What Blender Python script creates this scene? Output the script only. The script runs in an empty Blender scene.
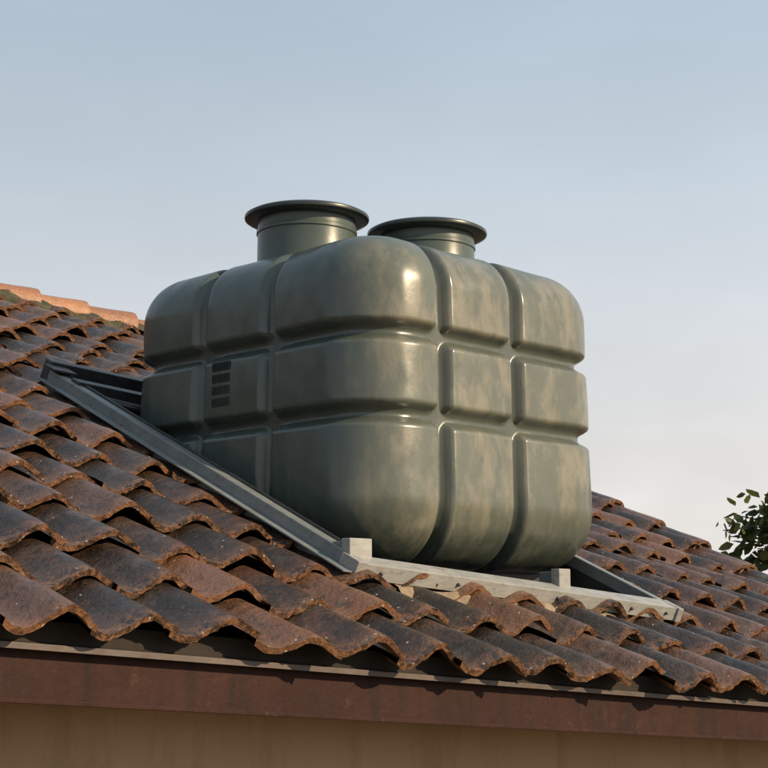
import bpy, bmesh, math, random
from mathutils import Vector, Matrix, noise
random.seed(7)
scene = bpy.context.scene
H0 = 3.2   # camera height
V = Vector

# ------------------------------------------------------------------ helpers
def new_mesh(name, verts, faces, mat=None, smooth=False, parent=None):
    me = bpy.data.meshes.new(name)
    me.from_pydata([tuple(v) for v in verts], [], faces)
    me.update()
    ob = bpy.data.objects.new(name, me)
    scene.collection.objects.link(ob)
    if mat: me.materials.append(mat)
    if smooth:
        me.polygons.foreach_set("use_smooth", [True]*len(me.polygons))
    if parent: ob.parent = parent
    return ob

def empty(name):
    e = bpy.data.objects.new(name, None)
    scene.collection.objects.link(e)
    return e

def fix_normals(ob):
    bm = bmesh.new(); bm.from_mesh(ob.data)
    bmesh.ops.remove_doubles(bm, verts=bm.verts, dist=1e-5)
    bmesh.ops.recalc_face_normals(bm, faces=bm.faces)
    bm.to_mesh(ob.data); bm.free()

def hexa(name, p, mat, parent=None, bevel=0.0):
    f = [(0,1,2,3),(4,5,6,7),(0,1,5,4),(1,2,6,5),(2,3,7,6),(3,0,4,7)]
    ob = new_mesh(name, p, f, mat, parent=parent)
    fix_normals(ob)
    if bevel:
        m = ob.modifiers.new("b",'BEVEL'); m.width=bevel; m.segments=2
        m.limit_method='ANGLE'
    return ob

def tube(name, pts, radii, mat, parent=None, n=12):
    verts=[];faces=[]
    for i,p in enumerate(pts):
        d=(pts[min(i+1,len(pts)-1)]-pts[max(i-1,0)]).normalized()
        a=d.orthogonal().normalized(); b=d.cross(a)
        for k in range(n):
            t=2*math.pi*k/n
            verts.append(p+(a*math.cos(t)+b*math.sin(t))*radii[i])
    for i in range(len(pts)-1):
        for k in range(n):
            faces.append((i*n+k,i*n+(k+1)%n,(i+1)*n+(k+1)%n,(i+1)*n+k))
    faces.append(tuple(range(n)))
    faces.append(tuple(range((len(pts)-1)*n,len(pts)*n)))
    ob=new_mesh(name,verts,faces,mat,True,parent)
    fix_normals(ob)
    return ob

# ------------------------------------------------------------------ materials
class M:
    def __init__(s,name):
        s.m=bpy.data.materials.new(name); s.m.use_nodes=True
        s.t=s.m.node_tree; s.b=s.t.nodes["Principled BSDF"]
        s.tc=s.t.nodes.new("ShaderNodeTexCoord")
    def n(s,typ,**kw):
        x=s.t.nodes.new(typ)
        for k,v in kw.items(): setattr(x,k,v)
        return x
    def l(s,a,b): s.t.links.new(a,b)
    def noise(s,scale,detail=5,rough=.6,co=None,scl=None):
        x=s.n("ShaderNodeTexNoise"); x.inputs["Scale"].default_value=scale
        x.inputs["Detail"].default_value=min(detail,5); x.inputs["Roughness"].default_value=rough
        src=co or s.tc.outputs["Object"]
        if scl:
            mp=s.n("ShaderNodeMapping"); mp.inputs["Scale"].default_value=scl
            s.l(src,mp.inputs["Vector"]); src=mp.outputs[0]
        s.l(src,x.inputs["Vector"]); return x.outputs["Fac"]
    def ramp(s,fac,stops):
        r=s.n("ShaderNodeValToRGB"); e=r.color_ramp.elements
        while len(e)<len(stops): e.new(.5)
        for i,(p,c) in enumerate(stops):
            e[i].position=p
            if not hasattr(c,'__len__'): c=(c,c,c)
            e[i].color=(*c,1)
        s.l(fac,r.inputs[0]); return r.outputs[0]
    def mix(s,fac,a,b,typ='MIX'):
        x=s.n("ShaderNodeMix",data_type='RGBA',blend_type=typ)
        for inp,v in ((x.inputs[0],fac),(x.inputs[6],a),(x.inputs[7],b)):
            if hasattr(v,'is_linked') : s.l(v,inp)
            elif hasattr(v,'__len__'): inp.default_value=(*v,1)
            else: inp.default_value=v
        return x.outputs[2]
    def math(s,op,a,b=0.0):
        x=s.n("ShaderNodeMath",operation=op)
        for i,v in enumerate((a,b)):
            if hasattr(v,'is_linked'): s.l(v,x.inputs[i])
            else: x.inputs[i].default_value=v
        return x.outputs[0]
    def attr(s,name):
        x=s.n("ShaderNodeAttribute",attribute_name=name); return x.outputs["Fac"]
    def bump(s,h,strength=.3,dist=.01,prev=None):
        x=s.n("ShaderNodeBump"); x.inputs["Strength"].default_value=strength
        x.inputs["Distance"].default_value=dist; s.l(h,x.inputs["Height"])
        if prev: s.l(prev,x.inputs["Normal"])
        return x.outputs[0]
    def set(s,col=None,rough=None,nrm=None,metal=None,spec=None):
        for k,v in (("Base Color",col),("Roughness",rough),("Metallic",metal),("Specular IOR Level",spec)):
            if v is None: continue
            i=s.b.inputs[k]
            if hasattr(v,'is_linked'): s.l(v,i)
            elif hasattr(v,'__len__'): i.default_value=(*v,1)
            else: i.default_value=v
        if nrm: s.l(nrm,s.b.inputs["Normal"])
        return s.m

def mat_simple(name,c1,c2,scale=8,rough=.6,bs=.2,metal=0,bscale=40):
    m=M(name)
    f=m.noise(scale); col=m.ramp(f,[(.3,c1),(.7,c2)])
    return m.set(col,rough,m.bump(m.noise(bscale),bs,.004),metal)

# clay tiles
def mat_tiles(name,orange=0.0):
    m=M(name)
    rnd=m.attr("tile_rand"); edge=m.attr("tile_edge"); crest=m.attr("tile_crest")
    co=m.tc.outputs["Object"]
    n1=m.noise(3.2,5,.65); n2=m.noise(17,5,.72); n3=m.noise(75,3,.6)
    if orange:
        base=m.ramp(rnd,[(0,(.22,.095,.045)),(.5,(.34,.145,.065)),(1,(.42,.19,.085))])
    else:
        base=m.ramp(rnd,[(0,(.050,.029,.019)),(.4,(.080,.040,.024)),(.75,(.122,.058,.033)),(1,(.185,.085,.045))])
    dark=m.ramp(n2,[(.3,(.010,.008,.006)),(.75,(.038,.026,.019))])
    g=m.math('ADD',n1,m.math('MULTIPLY',m.math('SUBTRACT',n2,.5),1.5))
    g=m.math('ADD',g,m.math('MULTIPLY',m.math('SUBTRACT',rnd,.5),-.34))
    g=m.math('ADD',g,m.math('MULTIPLY',crest,-.06-orange*.15))
    gf=m.ramp(g,[(.36+orange*.12,0),(.56+orange*.2,.94)])
    col=m.mix(gf,base,dark)
    ef=m.math('MULTIPLY',edge,m.ramp(m.noise(34,4,.7),[(.42,0),(.56,.95)]))
    col=m.mix(ef,col,(.26,.120,.058))
    # pale weathered bloom
    d=m.ramp(m.noise(8,5,.78),[(.51,0),(.68,.55)])
    d=m.math('MULTIPLY',d,m.math('ADD',m.math('MULTIPLY',rnd,.6),.4))
    col=m.mix(d,col,(.19,.148,.110))
    sp=m.ramp(n3,[(.62,0),(.72,.4)])
    col=m.mix(sp,col,(.19,.12,.075))
    vo=m.n("ShaderNodeTexVoronoi"); vo.inputs["Scale"].default_value=38
    m.l(co,vo.inputs["Vector"])
    dot=m.ramp(vo.outputs["Distance"],[(.10,1),(.20,0)])
    sel=m.n("ShaderNodeSeparateColor"); m.l(vo.outputs["Color"],sel.inputs[0])
    lim=m.math('SUBTRACT',.95,m.math('MULTIPLY',edge,.35))
    dot=m.math('MULTIPLY',dot,m.math('GREATER_THAN',sel.outputs[0],lim))
    col=m.mix(dot,col,(.50,.43,.33))
    ro=m.ramp(n2,[(.25,.17),(.75,.50)])
    b=m.bump(n2,.85,.016); b=m.bump(n3,.6,.005,b)
    return m.set(col,ro,b,None,.6)
mt_tile=mat_tiles("clay_tile")
mt_cap=mat_tiles("clay_cap",1.0)

def mat_tank():
    m=M("tank_plastic")
    co=m.tc.outputs["Object"]
    n1=m.noise(1.6,3,.5); n2=m.noise(9,5,.7)
    col=m.ramp(n1,[(.3,(.062,.084,.071)),(.7,(.076,.099,.083))])
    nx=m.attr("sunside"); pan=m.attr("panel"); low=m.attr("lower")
    # warm sunlight on the right-hand face, painted into the base colour
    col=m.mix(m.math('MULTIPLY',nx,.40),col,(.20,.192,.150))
    # mottled warm reflections painted as soft beige patches, stretched down the wall
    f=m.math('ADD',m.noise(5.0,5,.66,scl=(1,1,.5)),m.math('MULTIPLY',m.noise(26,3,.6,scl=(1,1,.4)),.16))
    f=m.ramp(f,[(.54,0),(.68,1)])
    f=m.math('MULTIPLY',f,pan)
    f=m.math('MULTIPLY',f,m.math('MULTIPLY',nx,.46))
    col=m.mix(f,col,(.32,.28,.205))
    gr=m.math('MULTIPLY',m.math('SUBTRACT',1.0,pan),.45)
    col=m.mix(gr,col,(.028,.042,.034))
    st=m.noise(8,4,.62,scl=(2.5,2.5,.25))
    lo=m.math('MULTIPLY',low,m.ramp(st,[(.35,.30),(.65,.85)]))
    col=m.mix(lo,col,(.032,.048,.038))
    col=m.mix(m.ramp(st,[(.58,0),(.70,.20)]),col,(.15,.155,.125))
    vo=m.n("ShaderNodeTexVoronoi"); vo.inputs["Scale"].default_value=22; m.l(co,vo.inputs["Vector"])
    sel=m.n("ShaderNodeSeparateColor"); m.l(vo.outputs["Color"],sel.inputs[0])
    dot=m.math('MULTIPLY',m.ramp(vo.outputs["Distance"],[(.03,1),(.06,0)]),m.math('GREATER_THAN',sel.outputs[0],.72))
    col=m.mix(m.math('MULTIPLY',dot,.5),col,(.42,.39,.32))
    ro=m.ramp(n2,[(.3,.20),(.7,.37)])
    b=m.bump(m.noise(3.2,2,.45,scl=(1,1,.6)),.85,.035); b=m.bump(m.noise(60,3,.5),.10,.003,b); b=m.bump(dot,.5,.003,b)
    return m.set(col,ro,b,None,.65)
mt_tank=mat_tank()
mt_neck=mat_simple("tank_neck",(.058,.080,.067),(.078,.10,.085),5,.32,.1)
mt_rim=mat_simple("tank_lid",(.022,.029,.029),(.035,.044,.043),7,.34,.15)
mt_ink=mat_simple("moulded_marking",(.020,.026,.022),(.034,.040,.036),9,.6,.1)

def mat_metal(name,c,c2,rough=.5):
    m=M(name)
    col=m.ramp(m.noise(6,5,.7),[(.3,c),(.7,c2)])
    rust=m.ramp(m.noise(14,5,.75),[(.60,0),(.68,.8)])
    col=m.mix(rust,col,(.13,.085,.055))
    sc=m.noise(12,4,.6,scl=(1,1,6))
    col=m.mix(m.ramp(sc,[(.50,0),(.75,.45)]),col,(.10,.095,.085))
    return m.set(col,rough,m.bump(m.noise(45,5,.6),.3,.003))
mt_rail=mat_metal("galvanised_steel_light",(.26,.26,.25),(.37,.37,.355),.45)
mt_rail2=mat_metal("galvanised_steel_grey",(.15,.168,.168),(.23,.245,.24),.42)
mt_darkm=mat_metal("dark_steel",(.02,.022,.024),(.045,.046,.045),.45)
mt_pipe=mat_simple("black_pipe",(.012,.012,.013),(.022,.022,.024),8,.3,.1)
mt_wood=mat_simple("lime_mortar",(.15,.11,.07),(.33,.255,.17),22,.9,1.0,0,60)
mt_well=mat_simple("well_lining",(.02,.02,.02),(.045,.042,.04),5,.75,.4)
mt_deck=mat_simple("roof_deck",(.02,.016,.013),(.04,.03,.024),5,.9,.4)
mt_moss=mat_simple("mossy_mortar",(.022,.026,.012),(.10,.085,.045),16,.95,1.0,0,50)

def mat_wall():
    m=M("plaster")
    col=m.ramp(m.noise(1.3,5,.6),[(.3,(.38,.25,.15)),(.7,(.48,.33,.205))])
    st=m.noise(4,5,.65,scl=(2,2,.3))
    col=m.mix(m.ramp(st,[(.5,0),(.8,.6)]),col,(.20,.135,.085))
    return m.set(col,.85,m.bump(m.noise(35,5,.7),.6,.006))
mt_wall=mat_wall()
def mat_fascia():
    m=M("fascia_paint")
    col=m.ramp(m.noise(3,5,.65),[(.3,(.030,.011,.008)),(.7,(.048,.018,.013))])
    col=m.mix(m.ramp(m.noise(13,5,.78),[(.58,0),(.68,.40)]),col,(.10,.052,.036))
    st=m.noise(16,5,.6,scl=(1,1,.15))
    col=m.mix(m.ramp(st,[(.45,0),(.7,.7)]),col,(.014,.009,.008))
    return m.set(col,.66,m.bump(m.noise(30,5,.7),.5,.006),None,.2)
mt_fascia=mat_fascia()
mt_drip=mat_metal("drip_edge",(.07,.05,.042),(.14,.105,.09),.45)
mt_ground=mat_simple("ground_soil",(.05,.06,.025),(.14,.11,.07),.6,.95,.8,0,6)
mt_bark=mat_simple("bark",(.05,.035,.022),(.12,.085,.055),12,.9,.9)
def mat_leaf():
    m=M("leaf"); r=m.attr("leaf_rand")
    col=m.ramp(r,[(0,(.025,.042,.012)),(.6,(.058,.085,.020)),(1,(.12,.13,.035))])
    tr=m.n("ShaderNodeBsdfTranslucent"); m.l(col,tr.inputs[0])
    mx=m.n("ShaderNodeMixShader"); mx.inputs[0].default_value=.4
    out=m.t.nodes["Material Output"]
    m.l(m.b.outputs[0],mx.inputs[1]); m.l(tr.outputs[0],mx.inputs[2]); m.l(mx.outputs[0],out.inputs[0])
    return m.set(col,.5)
mt_leaf=mat_leaf()

# ------------------------------------------------------------------ roof frame of reference
A = V((-.156,6.048,.167+H0))
e = V((.7401,.6677,-.0808)).normalized() # along the eave
du= V((-.67,.743,.43))                   # up-slope, per metre of horizontal run
du2=V((-.67,.743,-.43))
nrm=e.cross(du).normalized()
if nrm.z<0: nrm=-nrm
nrm2=e.cross(du2).normalized()
if nrm2.z<0: nrm2=-nrm2
S0,S1=-.88,4.80
W0,W1=-5.2,3.95
WL,FW,SF,FS=-.13,1.74,-.20,2.10      # tank well extents
def P(w,s,h=0.0): return A+e*w+du*s+nrm*h
ridgeA = A+du*S1
def P2(w,s,h=0.0): return ridgeA+e*w+du2*s+nrm2*h

house=empty("tiled_roof_house")

def tile_field(name,PF,s0,s1,w0,w1,cut,mat):
    per=.285; exp=.345; ov=.05; amp=.068; tilt=.054
    NU,NV=22,6
    verts=[];faces=[];rn=[];ed=[];cr=[]
    nrow=int((s1-s0)/exp)+1
    ncol=int((w1-w0)/per)+1
    def prof(u):
        x=(u-.18)%1.0
        b=.5-.5*math.cos(2*math.pi*x)
        return amp*(b**1.15)
    for r in range(nrow):
        rj=random.uniform(-.014,.014)
        for c in range(ncol):
            wa=w1-(c+1)*per
            rr=random.random()
            tone=noise.noise(V((wa*.9,(r*exp)*.9,3.1)))*.7+.5
            rr=min(1,max(0,.65*rr+.35*tone+random.uniform(-.15,.15)))
            if random.random()<.08: rr=1.0
            if random.random()<.06: rr=0.0
            jw=random.uniform(-.011,.011); js=random.uniform(-.028,.028)
            jh=random.uniform(0,.017); jt=random.uniform(-.011,.011)
            rot=random.uniform(-.05,.05); am=random.uniform(.86,1.12)
            sa=s0+r*exp+js+(rj if r else 0); length=min(exp+ov, s1-sa+.02)
            if length<.05: continue
            ir=len(verts)
            for j in range(-2,NV+1):
                for i in range(NU+1):
                    u=-.03+1.07*i/NU
                    v=max(j,0)/NV
                    h=prof(u)*am+tilt*(1-v*length/exp*.9)+jh+.012*max(0,u-.85)/.2+jt*(u-.5)*2+.010
                    s=sa+v*length+rot*(u-.5)
                    w=wa+u*per+jw
                    chip=.009*noise.noise(V((w*22,r*5.1,c)))+.007*noise.noise(V((w*60,r*5.1,c)))
                    if j<=0: s+=chip
                    if j==0 : h-=.004
                    if j==-1: h-=.026+.005*noise.noise(V((w*45,r*3.3,c))); s+=.002
                    if j==-2: h-=.026; s+=.12
                    h+=.004*noise.noise(V((w*14,s*14,r)))
                    verts.append(PF(w,s,h)); rn.append(rr)
                    ed.append(1.0 if j==-1 else (.85 if j==0 else (.15 if j==1 else 0.0)))
                    cr.append(prof(u)/amp)
            for j in range(NV+2):
                for i in range(NU):
                    a=ir+j*(NU+1)+i
                    if cut:
                        u=-.03+1.07*(i+.5)/NU; w=wa+u*per
                        v=max(j-1.5,0)/NV; s=sa+v*length
                        if cut[0]<w<cut[1] and cut[2]<s<cut[3]: continue
                    faces.append((a,a+1,a+NU+2,a+NU+1))
    ob=new_mesh(name,verts,faces,mat,False,house)
    me=ob.data
    for nm,arr in (("tile_rand",rn),("tile_edge",ed),("tile_crest",cr)):
        at=me.attributes.new(nm,'FLOAT','POINT'); at.data.foreach_set("value",arr)
    me.polygons.foreach_set("use_smooth",[True]*len(me.polygons))
    me.set_sharp_from_angle(angle=math.radians(50))
    return ob
tile_field("roof_tiles_front",P,S0-.06,S1,W0,W1,(WL-.04,FW+.03,SF-.02,FS+.04),mt_tile)
tile_field("roof_tiles_back",lambda w,s,h:P2(w,S1-S0-s,h),0,S1-S0,W0,W1,None,mt_tile)

def sheet(name,PF,rects,h,mat):
    vs=[];fs=[]
    for (a,b,c,d) in rects:
        k=len(vs); vs+= [PF(a,c,h),PF(b,c,h),PF(b,d,h),PF(a,d,h)]; fs.append((k,k+1,k+2,k+3))
    return new_mesh(name,vs,fs,mat,parent=house)
sheet("roof_deck",P,[(W0,WL,S0,S1),(FW,W1,S0,S1),(WL,FW,S0,SF),(WL,FW,FS,S1)],-.004,mt_deck)
sheet("roof_deck_back",P2,[(W0,W1,0,S1-S0)],-.004,mt_deck)

def caps(name,pts_fn,n,length,r,mat,up,side):
    verts=[];faces=[];rn=[];ed=[];cr=[]
    K=14
    for c in range(n):
        rr=.25+.75*random.random(); k0=len(verts)
        j=random.uniform(-.012,.012); jh=random.uniform(-.008,.011)
        for q,(tt,rad,hh) in enumerate(((0,r*1.12-.018,0.012),(0,r*1.12,.014),(.06,r*1.10,.012),(length*.5,r*1.02,.006),(length+.05,r*.93,-.004))):
            p=pts_fn(c*length+tt)
            for k in range(K+1):
                a=math.pi*(k/K)*1.1-.05*math.pi
                verts.append(p+side*(math.cos(a)*rad*1.05+j)+up*(math.sin(a)*rad+hh+jh))
                rn.append(rr); ed.append(1.0 if q<2 else (.3 if q==2 else 0)); cr.append(1.0)
        for q in range(4):
            for k in range(K):
                a=k0+q*(K+1)+k; faces.append((a,a+1,a+K+2,a+K+1))
    ob=new_mesh(name,verts,faces,mat,True,house)
    for nm,arr in (("tile_rand",rn),("tile_edge",ed),("tile_crest",cr)):
        at=ob.data.attributes.new(nm,'FLOAT','POINT'); at.data.foreach_set("value",arr)
    ob.data.set_sharp_from_angle(angle=math.radians(45))
    return ob
side_r=e.cross(V((0,0,1))).normalized(); up_r=side_r.cross(e).normalized()
if up_r.z<0: up_r=-up_r
caps("ridge_caps",lambda t:P(W1+.02-t,S1,.055),int((W1-W0)/.40)+1,.40,.105,mt_cap,up_r,side_r)
dun=du.normalized(); side_v=dun.cross(nrm).normalized()
caps("verge_caps",lambda t:P(W1,S0-.04)+dun*t+nrm*.035,int((S1-S0)*1.0885/.38)+1,.38,.095,mt_tile,nrm,side_v)
dun2=(-du2).normalized(); side_v2=dun2.cross(nrm2).normalized()
caps("verge_caps_back",lambda t:P2(W1,S1-S0)+dun2*t+nrm2*.035,int((S1-S0)*1.0885/.38)+1,.38,.095,mt_tile,nrm2,side_v2)
def mortar(name,f,n,prof,mat,par,a1=.03,a2=.04):
    verts=[];faces=[]; m=len(prof)
    for i in range(n+1):
        for k,(s,h) in enumerate(prof):
            p=f(i/n,s,h); p=p+nrm*noise.noise(p*9)*a1+du*noise.noise(p*7+V((3,1,2)))*a2
            verts.append(p)
    for i in range(n):
        for k in range(m-1):
            a=i*m+k; faces.append((a,a+1,a+m+1,a+m))
    return new_mesh(name,verts,faces,mat,True,par)
mortar("ridge_mortar",lambda t,s,h:P(W0+(W1-W0)*t,S1+s,h),360,((-.20,.02),(-.17,.085),(-.07,.13),(0,.13)),mt_moss,house)
hexa("verge_board",[P(W1+.01,S0,-.16),P(W1+.035,S0,-.16),P(W1+.035,S1,-.16),P(W1+.01,S1,-.16),
     P(W1+.01,S0,.05),P(W1+.035,S0,.05),P(W1+.035,S1,.05),P(W1+.01,S1,.05)],mt_fascia,house)
L2=S1-S0
hexa("verge_board_back",[P2(W1+.01,0.004,-.16),P2(W1+.035,0.004,-.16),P2(W1+.035,L2,-.16),P2(W1+.01,L2,-.16),
     P2(W1+.01,0.004,.05),P2(W1+.035,0.004,.05),P2(W1+.035,L2,.05),P2(W1+.01,L2,.05)],mt_fascia,house)

Z=V((0,0,1)); hu=V((-.67,.743,0))
def fb(name,w0,w1,sa,sb,za,zb,mat,bev=.004):
    def q(w,s,z): return P(w,S0)+hu*s+Z*z
    return hexa(name,[q(w0,sa,za),q(w1,sa,za),q(w1,sb,za),q(w0,sb,za),q(w0,sa,zb),q(w1,sa,zb),q(w1,sb,zb),q(w0,sb,zb)],mat,house,bev)
fb("fascia",W0,W1+.05,.03,.055,-.165,-.012,mt_fascia)
fb("drip_edge",W0,W1+.05,-.012,.06,-.010,-.002,mt_drip,.002)
fb("drip_lip",W0,W1+.05,-.014,-.009,-.020,-.003,mt_drip,.001)
fb("fascia_bead",W0,W1+.05,.018,.029,-.165,-.150,mt_fascia,.003)
fb("soffit",W0,W1,.057,.40,-.13,-.115,mt_wall,0)
fb("eave_filler",W0,W1,.02,.06,.0,.062,mt_deck,0)
def q2(w,s,z): return P2(w,L2)+hu*s+Z*z
hexa("fascia_back",[q2(W0,-.05,-.16),q2(W1,-.05,-.16),q2(W1,-.02,-.16),q2(W0,-.02,-.16),q2(W0,-.05,-.02),q2(W1,-.05,-.02),q2(W1,-.02,-.02),q2(W0,-.02,-.02)],mt_fascia,house)

def wall_shell():
    a,b=W0+.25,W1-.25; s0=S0+.38
    def g(p): return V((p.x,p.y,0.0))
    pf=[P(a,s0,-.03),P(b,s0,-.03)]
    pr=[P(a,S1,-.03),P(b,S1,-.03)]
    pb=[P2(a,L2-.38,-.03),P2(b,L2-.38,-.03)]
    vs=[g(pf[0]),g(pf[1]),g(pr[1]),g(pb[1]),g(pb[0]),g(pr[0]),pf[0],pf[1],pr[1],pb[1],pb[0],pr[0]]
    fs=[(0,1,7,6),(1,2,8,7),(2,3,9,8),(3,4,10,9),(4,5,11,10),(5,0,6,11)]
    return new_mesh("walls",vs,fs,mt_wall,parent=house)
wall_shell()

# ------------------------------------------------------------------ tank well / frame
frame=empty("tank_support_frame")
def rb(name,w0,w1,s0,s1,h0,h1,mat,bev=.004):
    return hexa(name,[P(w0,s0,h0),P(w1,s0,h0),P(w1,s1,h0),P(w0,s1,h0),P(w0,s0,h1),P(w1,s0,h1),P(w1,s1,h1),P(w0,s1,h1)],mat,frame,bev)
F=SF
rb("front_plate",WL-.02,FW+.03,F-.035,F-.027,.082,.145,mt_rail,.002)
rb("front_flange",WL-.02,FW+.03,F-.026,F+.06,.137,.145,mt_rail,.002)
mortar("mortar_bed",lambda t,s,h:P(WL+.15+(FW-.55-WL)*t,F+s,h),200,((-.12,.0),(-.10,.045),(-.065,.075),(-.036,.080)),mt_wood,frame,.022,.03)
rb("left_rail",WL-.065,WL-.005,F+.062,FS+.05,.06,.158,mt_rail2,.006)
rb("left_rail_flashing",WL-.12,WL-.067,F-.03,FS+.05,.100,.107,mt_rail2,.002)
rb("left_rail_lip",WL-.003,WL+.006,F+.062,FS,.02,.168,mt_darkm,.002)
rb("left_corner_plate",WL-.07,WL-.022,F-.04,F+.058,.065,.152,mt_rail,.003)
rb("right_rail",FW+.005,FW+.055,F+.062,FS+.05,.05,.145,mt_rail2,.006)
rb("right_end_plate",FW+.032,FW+.070,F-.045,F+.055,.080,.147,mt_rail,.003)
rb("back_rail",WL-.06,FW+.06,FS+.055,FS+.125,.03,.20,mt_darkm,.006)
rb("left_top_cap",WL-.10,WL+.03,FS-.05,FS+.054,.172,.184,mt_darkm,.003)
for w in (-.07,.35,.95,1.45,1.70):
    p=P(w,F-.036,.114); tube("bolt",[p,p-du.normalized()*.008],[.008,.007],mt_darkm,frame,8)
zf=A.z-.45
def wl(name,p,q,h=.03):
    a=P(p[0],p[1],h); b=P(q[0],q[1],h)
    return new_mesh(name,[a,b,V((b.x,b.y,zf)),V((a.x,a.y,zf))],[(0,1,2,3)],mt_well,parent=frame)
wl("lining_left",(WL,F),(WL,FS),.10); wl("lining_right",(FW,F),(FW,FS),.09); wl("lining_back",(WL,FS),(FW,FS),.09); wl("lining_front",(WL,F),(FW,F),.09)
pp=[P(WL,F),P(FW,F),P(FW,FS),P(WL,FS)]
new_mesh("well_floor",[V((p.x,p.y,zf+.002)) for p in pp],[(0,1,2,3)],mt_well,parent=frame)

# tank placement
YAW=math.radians(45.5)
TW,TL,TH=1.665,1.80,1.455
N=V((-.045,6.07,.216+H0))
Rz=Matrix.Rotation(YAW,4,'Z')
def T(x,y,z): return N+(Rz@V((x,y,z)))
def vpost(name,w,s,sx,sy,ztop,mat):
    b=P(w,s,.13)
    ex=V((.742,.670,0))
    pts=[]
    for z in (b.z-.09,ztop):
        for (a,c) in ((0,0),(sx,0),(sx,sy),(0,sy)):
            p=b+ex*a+hu*c; pts.append(V((p.x,p.y,z)))
    return hexa(name,pts,mat,frame,.004)
vpost("post_left",WL-.055,F+.02,.115,.05,A.z+.145,mt_rail)
vpost("post_left_web",WL-.055,F+.075,.012,.12,A.z+.135,mt_rail2)
vpost("post_right",1.02,F+.02,.075,.05,A.z+.055,mt_rail)
vpost("post_right_web",1.083,F+.075,.012,.12,A.z+.045,mt_rail2)
def bearer(name,x0,x1,y0,y1,z0,z1,mat):
    return hexa(name,[T(x0,y0,z0),T(x1,y0,z0),T(x1,y1,z0),T(x0,y1,z0),T(x0,y0,z1),T(x1,y0,z1),T(x1,y1,z1),T(x0,y1,z1)],mat,frame,.004)
for k,yy in enumerate((.30,.85,1.45)):
    bearer("bearer",.14,TW-.12,yy,yy+.09,-.07,.012,mt_darkm)
for xx in (.3,1.25):
    bearer("cross_bearer",xx,xx+.09,.15,TL-.10,-.16,-.071,mt_darkm)
for (xx,yy) in ((.3,.35),(1.25,.35),(.3,1.5),(1.25,1.5)):
    hexa("stub",[V((T(xx+a,yy+c,0).x,T(xx+a,yy+c,0).y,zf)) for a,c in((0,0),(.09,0),(.09,.09),(0,.09))]+
         [T(xx+a,yy+c,-.162) for a,c in((0,0),(.09,0),(.09,.09),(0,.09))],mt_darkm,frame,.003)
rb("upper_beam",WL-.04,FW,FS-.19,FS-.12,.10,.175,mt_darkm,.005)
rb("upper_beam_low",WL+.01,FW,FS-.36,FS-.31,.02,.07,mt_darkm,.004)
tube("overflow_pipe",[P(WL+.02,FS-.25,.12),P(.5,FS-.26,.10),P(1.2,FS-.27,.08)],[.024]*3,mt_pipe,frame,16)

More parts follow.
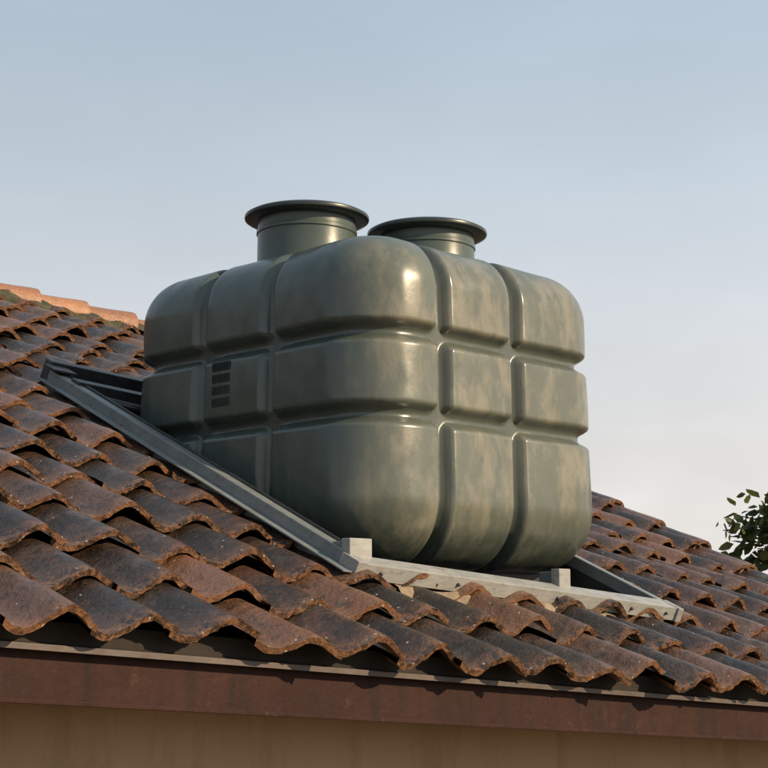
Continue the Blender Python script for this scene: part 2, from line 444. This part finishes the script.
# ------------------------------------------------------------------ tank
tank=empty("water_storage_tank")
def build_tank():
    NS=160; rp=.31; rt=.235; rbm=.30
    h=V((TW/2,TL/2,TH/2)); verts=[];faces=[]
    gx=(.44,.94); gy=(.67,1.15); gz=(.645,1.0)
    def ss(a,b,x):
        t=min(1,max(0,(x-a)/(b-a))); return t*t*(3-2*t)
    def ls(a,b,x):
        t=min(1,max(0,(x-a)/(b-a))); return .55*t+.45*t*t*(3-2*t)
    for ax in range(3):
        for sg in (-1,1):
            k0=len(verts); b,c=(ax+1)%3,(ax+2)%3
            for i in range(NS+1):
                for j in range(NS+1):
                    p=V((0,0,0)); p[ax]=sg*h[ax]; p[b]=(2*i/NS-1)*h[b]; p[c]=(2*j/NS-1)*h[c]
                    verts.append(p)
            for i in range(NS):
                for j in range(NS):
                    a=k0+i*(NS+1)+j; faces.append((a,a+1,a+NS+2,a+NS+1))
    out=[];pan=[];sun=[];low=[]
    for p in verts:
        rz=rt if p.z>0 else rbm
        d0=min(h.x-abs(p.x),h.y-abs(p.y))
        vx=max(0,rz-d0); vz=max(0,abs(p.z)-(h.z-rz)); vl=math.hypot(vx,vz)
        sz=1 if p.z>0 else -1
        if vx>0 and vz>0:
            d1=rz-vx/vl*max(vx,vz); z1=(h.z-rz)+vz/vl*max(vx,vz)
            cphi,sphi=vx/vl,vz/vl
        else:
            d1=d0; z1=abs(p.z); cphi,sphi=(1,0) if vx>0 else (0,1)
            if vx>0 and vz==0: d1=0.0
        ax_=max(0,abs(p.x)-(h.x-rp)); by_=max(0,abs(p.y)-(h.y-rp))
        cx_=min(abs(p.x),h.x-rp); cy_=min(abs(p.y),h.y-rp)
        if d0<rp-1e-6:
            f=(rp-d1)/(rp-d0); ax_*=f; by_*=f
        hy_=math.hypot(ax_,by_)
        if hy_>1e-9:
            k=max(ax_,by_)/hy_; ax_*=k; by_*=k
            mx_,my_=ax_/(hy_*k),by_/(hy_*k)
        else: mx_=my_=0
        sx=1 if p.x>=0 else -1; sy=1 if p.y>=0 else -1
        q=V((sx*(cx_+ax_),sy*(cy_+by_),sz*z1))
        n=V((sx*mx_*cphi,sy*my_*cphi,sz*sphi))
        if n.length<1e-6: n=V((0,0,sz))
        n.normalize()
        x,y,z=q.x+h.x,q.y+h.y,q.z+h.z
        hx=ss(0,.35,1-abs(n.x)); hy=ss(0,.35,1-abs(n.y)); hz=ss(0,.35,1-abs(n.z))
        a,bb=.015,.050
        px=max(1-ls(a,bb,abs(x-g)) for g in gx)*hx
        py=max(1-ls(a,bb,abs(y-g)) for g in gy)*hy
        pz=max(1-ls(a,bb,abs(z-g)) for g in gz)*hz
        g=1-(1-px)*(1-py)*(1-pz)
        def near(v,gs): return max(0,1-min(abs(v-k) for k in gs)/.12)
        cc=max(near(x,gx)*hx,near(y,gy)*hy)*near(z,gz)*hz
        g=min(1,g+ss(.42,.75,cc)*.8)
        belly=.006*math.cos((z/TH-.5)*math.pi)*(1-abs(n.z))
        def pil(v,gs,L):
            k=[0]+list(gs)+[L]
            for i in range(len(k)-1):
                if k[i]<=v<=k[i+1]: return math.sin(math.pi*(v-k[i])/(k[i+1]-k[i]))**.6
            return 0
        pl=.008*pil(z,gz,TH)*max(pil(x,gx,TW)*hx,pil(y,gy,TL)*hy)
        q2_=q+n*(-.052*g+belly+pl+.006*noise.noise(q*2.6))
        tp=1.0+.004-.028*(z/TH)
        q2_.x*=tp; q2_.y*=tp
        out.append(q2_)
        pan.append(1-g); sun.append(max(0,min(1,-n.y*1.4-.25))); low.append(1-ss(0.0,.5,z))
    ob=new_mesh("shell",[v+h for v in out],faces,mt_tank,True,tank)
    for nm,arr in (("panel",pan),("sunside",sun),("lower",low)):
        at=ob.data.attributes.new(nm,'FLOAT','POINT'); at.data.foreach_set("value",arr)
    fix_normals(ob)
    ob.data.polygons.foreach_set("use_smooth",[True]*len(ob.data.polygons))
    return ob
build_tank()
def lathe(name,prof,mat,cx,cy,n=96,parent=None):
    verts=[];faces=[];m=len(prof)
    for k in range(n):
        t=2*math.pi*k/n
        for (r,z) in prof: verts.append(V((cx+r*math.cos(t),cy+r*math.sin(t),z)))
    for k in range(n):
        for i in range(m-1):
            a=k*m+i;b=((k+1)%n)*m+i; faces.append((a,b,b+1,a+1))
    ob=new_mesh(name,verts,faces,mat,True,parent or tank)
    fix_normals(ob)
    ob.data.polygons.foreach_set("use_smooth",[True]*len(ob.data.polygons))
    ob.data.set_sharp_from_angle(angle=math.radians(35))
    return ob
Ri=Rz.inverted()
for (wx,wy) in ((-.375,7.09),(.218,7.39)):
    l=Ri@(V((wx,wy,0))-V((N.x,N.y,0)))
    zt=1.940-.216
    b=TH-.06; k=.97
    lathe("manway_neck",[(.265*k,b),(.254*k,b+.06),(.247*k,b+.085),(.246*k,zt-.10),(.252*k,zt-.095),(.252*k,zt-.08),(.246*k,zt-.075),(.246*k,zt-.032)],mt_neck,l.x,l.y)
    lathe("manway_rim",[(.246*k,zt-.034),(.275*k,zt-.032),(.302*k,zt-.026),(.311*k,zt-.020),(.313*k,zt-.012),(.311*k,zt-.004),(.302*k,zt)],mt_rim,l.x,l.y)
    lathe("manway_lid",[(.3015*k,zt+.001),(.285*k,zt+.009),(.20*k,zt+.014),(.05,zt+.017),(.001,zt+.017)],mt_rim,l.x,l.y)
# small grille of vertical slots moulded in the left face
mv=[];mf=[]
for z0 in (.745,.800,.855,.910):
    y=.915
    while y<1.035:
        wd=.006; h2=.038
        xx=-.003
        k=len(mv)
        mv+=[V((xx,y,z0)),V((xx,y+wd,z0)),V((xx,y+wd,z0+h2)),V((xx,y,z0+h2))]; mf.append((k,k+1,k+2,k+3))
        y+=.016
mk=new_mesh("slotted_grille",mv,mf,mt_ink,parent=tank)
so_=mk.modifiers.new("s",'SOLIDIFY'); so_.thickness=.014; so_.offset=0
tank.matrix_world=Matrix.Translation(N)@Rz

# ------------------------------------------------------------------ ground
g=new_mesh("ground",[V((-1500,-1500,0)),V((1500,-1500,0)),V((1500,1500,0)),V((-1500,1500,0))],[(0,1,2,3)],mt_ground)

# ------------------------------------------------------------------ tree
tree=empty("leafy_tree")
def build_tree(base,cen,rad):
    tube("trunk",[base,base+V((.05,.1,1.2)),base+V((-.05,.05,2.4)),cen],[.13,.10,.08,.04],mt_bark,tree,10)
    verts=[];faces=[];rn=[]
    tips=[]
    for i in range(30):
        d=V((random.gauss(0,1),random.gauss(0,1),random.gauss(0,.8))).normalized()
        if d.x<-.3: d.x=-.3
        L=rad*random.uniform(.55,1.0)
        tips.append(cen+d*L)
    tips+= [cen+V((-1.26,-.1,-.05)),cen+V((-1.10,.1,.12)),cen+V((-1.22,0,-.24)),cen+V((-1.0,.05,-.14)),cen+V((-1.10,-.05,.02)),cen+V((-1.0,-.05,.2))]
    for k,t in enumerate(tips):
        st=cen+V((0,0,-.3*rad))
        mid=st.lerp(t,.5)+V((0,0,.08))
        tube("branch",[st,mid,t],[.022,.013,.004],mt_bark,tree,6)
        nl=85 if k<30 else 44
        sp=.17 if k<30 else .075
        for j in range(nl):
            tt=random.uniform(.2,1.0) if k<30 else random.uniform(.35,1.04)
            p=mid.lerp(t,tt)+V((random.gauss(0,sp),random.gauss(0,sp),random.gauss(0,sp*.75)))
            ax=V((random.gauss(0,1),random.gauss(0,1),random.gauss(-.3,.6))).normalized()
            bx=ax.orthogonal().normalized(); bx=Matrix.Rotation(random.uniform(0,6.28),3,ax)@bx
            cx=ax.cross(bx)
            ln=random.uniform(.08,.145); wd=ln*.30
            k0=len(verts)
            verts+= [p,p+ax*ln*.35+bx*wd+cx*.006,p+ax*ln*.75+bx*wd*.7,p+ax*ln,p+ax*ln*.75-bx*wd*.7,p+ax*ln*.35-bx*wd+cx*.006,p+ax*ln*.5-cx*.008]
            faces+= [(k0,k0+1,k0+6),(k0+1,k0+2,k0+6),(k0+2,k0+3,k0+6),(k0+3,k0+4,k0+6),(k0+4,k0+5,k0+6),(k0+5,k0,k0+6)]
            rn+=[random.random()]*7
    ob=new_mesh("foliage",verts,faces,mt_leaf,True,tree)
    at=ob.data.attributes.new("leaf_rand",'FLOAT','POINT'); at.data.foreach_set("value",rn)
build_tree(V((4.2,12.2,0)),V((3.96,11.9,H0+.70)),1.0)

# ------------------------------------------------------------------ light
AZ,EL=math.radians(112),math.radians(25)
Sd=V((math.sin(AZ)*math.cos(EL),math.cos(AZ)*math.cos(EL),math.sin(EL)))
sl=bpy.data.lights.new("sun","SUN"); sl.energy=5.0; sl.angle=math.radians(.8); sl.color=(1,.78,.51)
so=bpy.data.objects.new("sun",sl); scene.collection.objects.link(so)
so.rotation_euler=Sd.to_track_quat('Z','Y').to_euler(); so.location=(10,-10,20)

w=bpy.data.worlds.new("World"); scene.world=w; w.use_nodes=True
nt=w.node_tree; nt.nodes.clear()
def wn(t): return nt.nodes.new(t)
def wm(op,a,b,cl=False):
    x=wn("ShaderNodeMath"); x.operation=op; x.use_clamp=cl
    for i,v in enumerate((a,b)):
        if hasattr(v,'is_linked'): nt.links.new(v,x.inputs[i])
        else: x.inputs[i].default_value=v
    return x.outputs[0]
def wr(f,stops):
    r=wn("ShaderNodeValToRGB"); el=r.color_ramp.elements
    while len(el)<len(stops): el.new(.5)
    for i,(p,c) in enumerate(stops):
        el[i].position=p; el[i].color=(*(c if hasattr(c,'__len__') else (c,c,c)),1)
    nt.links.new(f,r.inputs[0]); return r.outputs[0]
out=wn("ShaderNodeOutputWorld"); bg=wn("ShaderNodeBackground"); sky=wn("ShaderNodeTexSky")
sky.sky_type='NISHITA'; sky.sun_disc=False; sky.sun_elevation=EL; sky.sun_rotation=AZ
sky.air_density=1.0; sky.dust_density=1.5; sky.ozone_density=1.5
tc=wn("ShaderNodeTexCoord"); sep=wn("ShaderNodeSeparateXYZ"); nt.links.new(tc.outputs["Generated"],sep.inputs[0])
mp=wn("ShaderNodeMapping"); mp.inputs["Scale"].default_value=(1.5,1.5,3.2); mp.inputs["Location"].default_value=(.35,0,.2); nt.links.new(tc.outputs["Generated"],mp.inputs[0])
no=wn("ShaderNodeTexNoise"); no.inputs["Scale"].default_value=3.0; no.inputs["Detail"].default_value=4; no.inputs["Roughness"].default_value=.5
nt.links.new(mp.outputs[0],no.inputs["Vector"])
veil=wr(sep.outputs[2],[(.0,.95),(.5,.78)])
lowm=wr(sep.outputs[2],[(.06,1),(.24,.35)])
cl=wm('MULTIPLY',wr(no.outputs["Fac"],[(.42,0),(.62,.16)]),lowm)
hz=wr(sep.outputs[2],[(.0,(.80,.745,.70)),(.12,(.745,.73,.72)),(.28,(.60,.67,.725)),(.45,(.455,.565,.675))])
sc=wn("ShaderNodeVectorMath"); sc.operation='SCALE'; sc.inputs[3].default_value=8.7; nt.links.new(hz,sc.inputs[0])
br=wm('ADD',wm('ADD',1.0,cl),wm('MULTIPLY',sep.outputs[0],.25))
sc2=wn("ShaderNodeVectorMath"); sc2.operation='SCALE'; nt.links.new(sc.outputs[0],sc2.inputs[0]); nt.links.new(br,sc2.inputs[3])
mx=wn("ShaderNodeMix"); mx.data_type='RGBA'
nt.links.new(veil,mx.inputs[0]); nt.links.new(sky.outputs[0],mx.inputs[6]); nt.links.new(sc2.outputs[0],mx.inputs[7])
nt.links.new(mx.outputs[2],bg.inputs[0]); bg.inputs[1].default_value=.115
nt.links.new(bg.outputs[0],out.inputs[0])

# ------------------------------------------------------------------ camera
cam=bpy.data.cameras.new("camera"); cam.lens=36*1500/768; cam.sensor_width=36; cam.clip_end=5000; cam.clip_start=.05
co=bpy.data.objects.new("camera",cam); scene.collection.objects.link(co)
co.location=(0,0,H0); co.rotation_euler=(math.radians(90+8.95),0,0)
scene.camera=co
scene.view_settings.view_transform='Standard'; scene.view_settings.look='None'; scene.view_settings.exposure=0
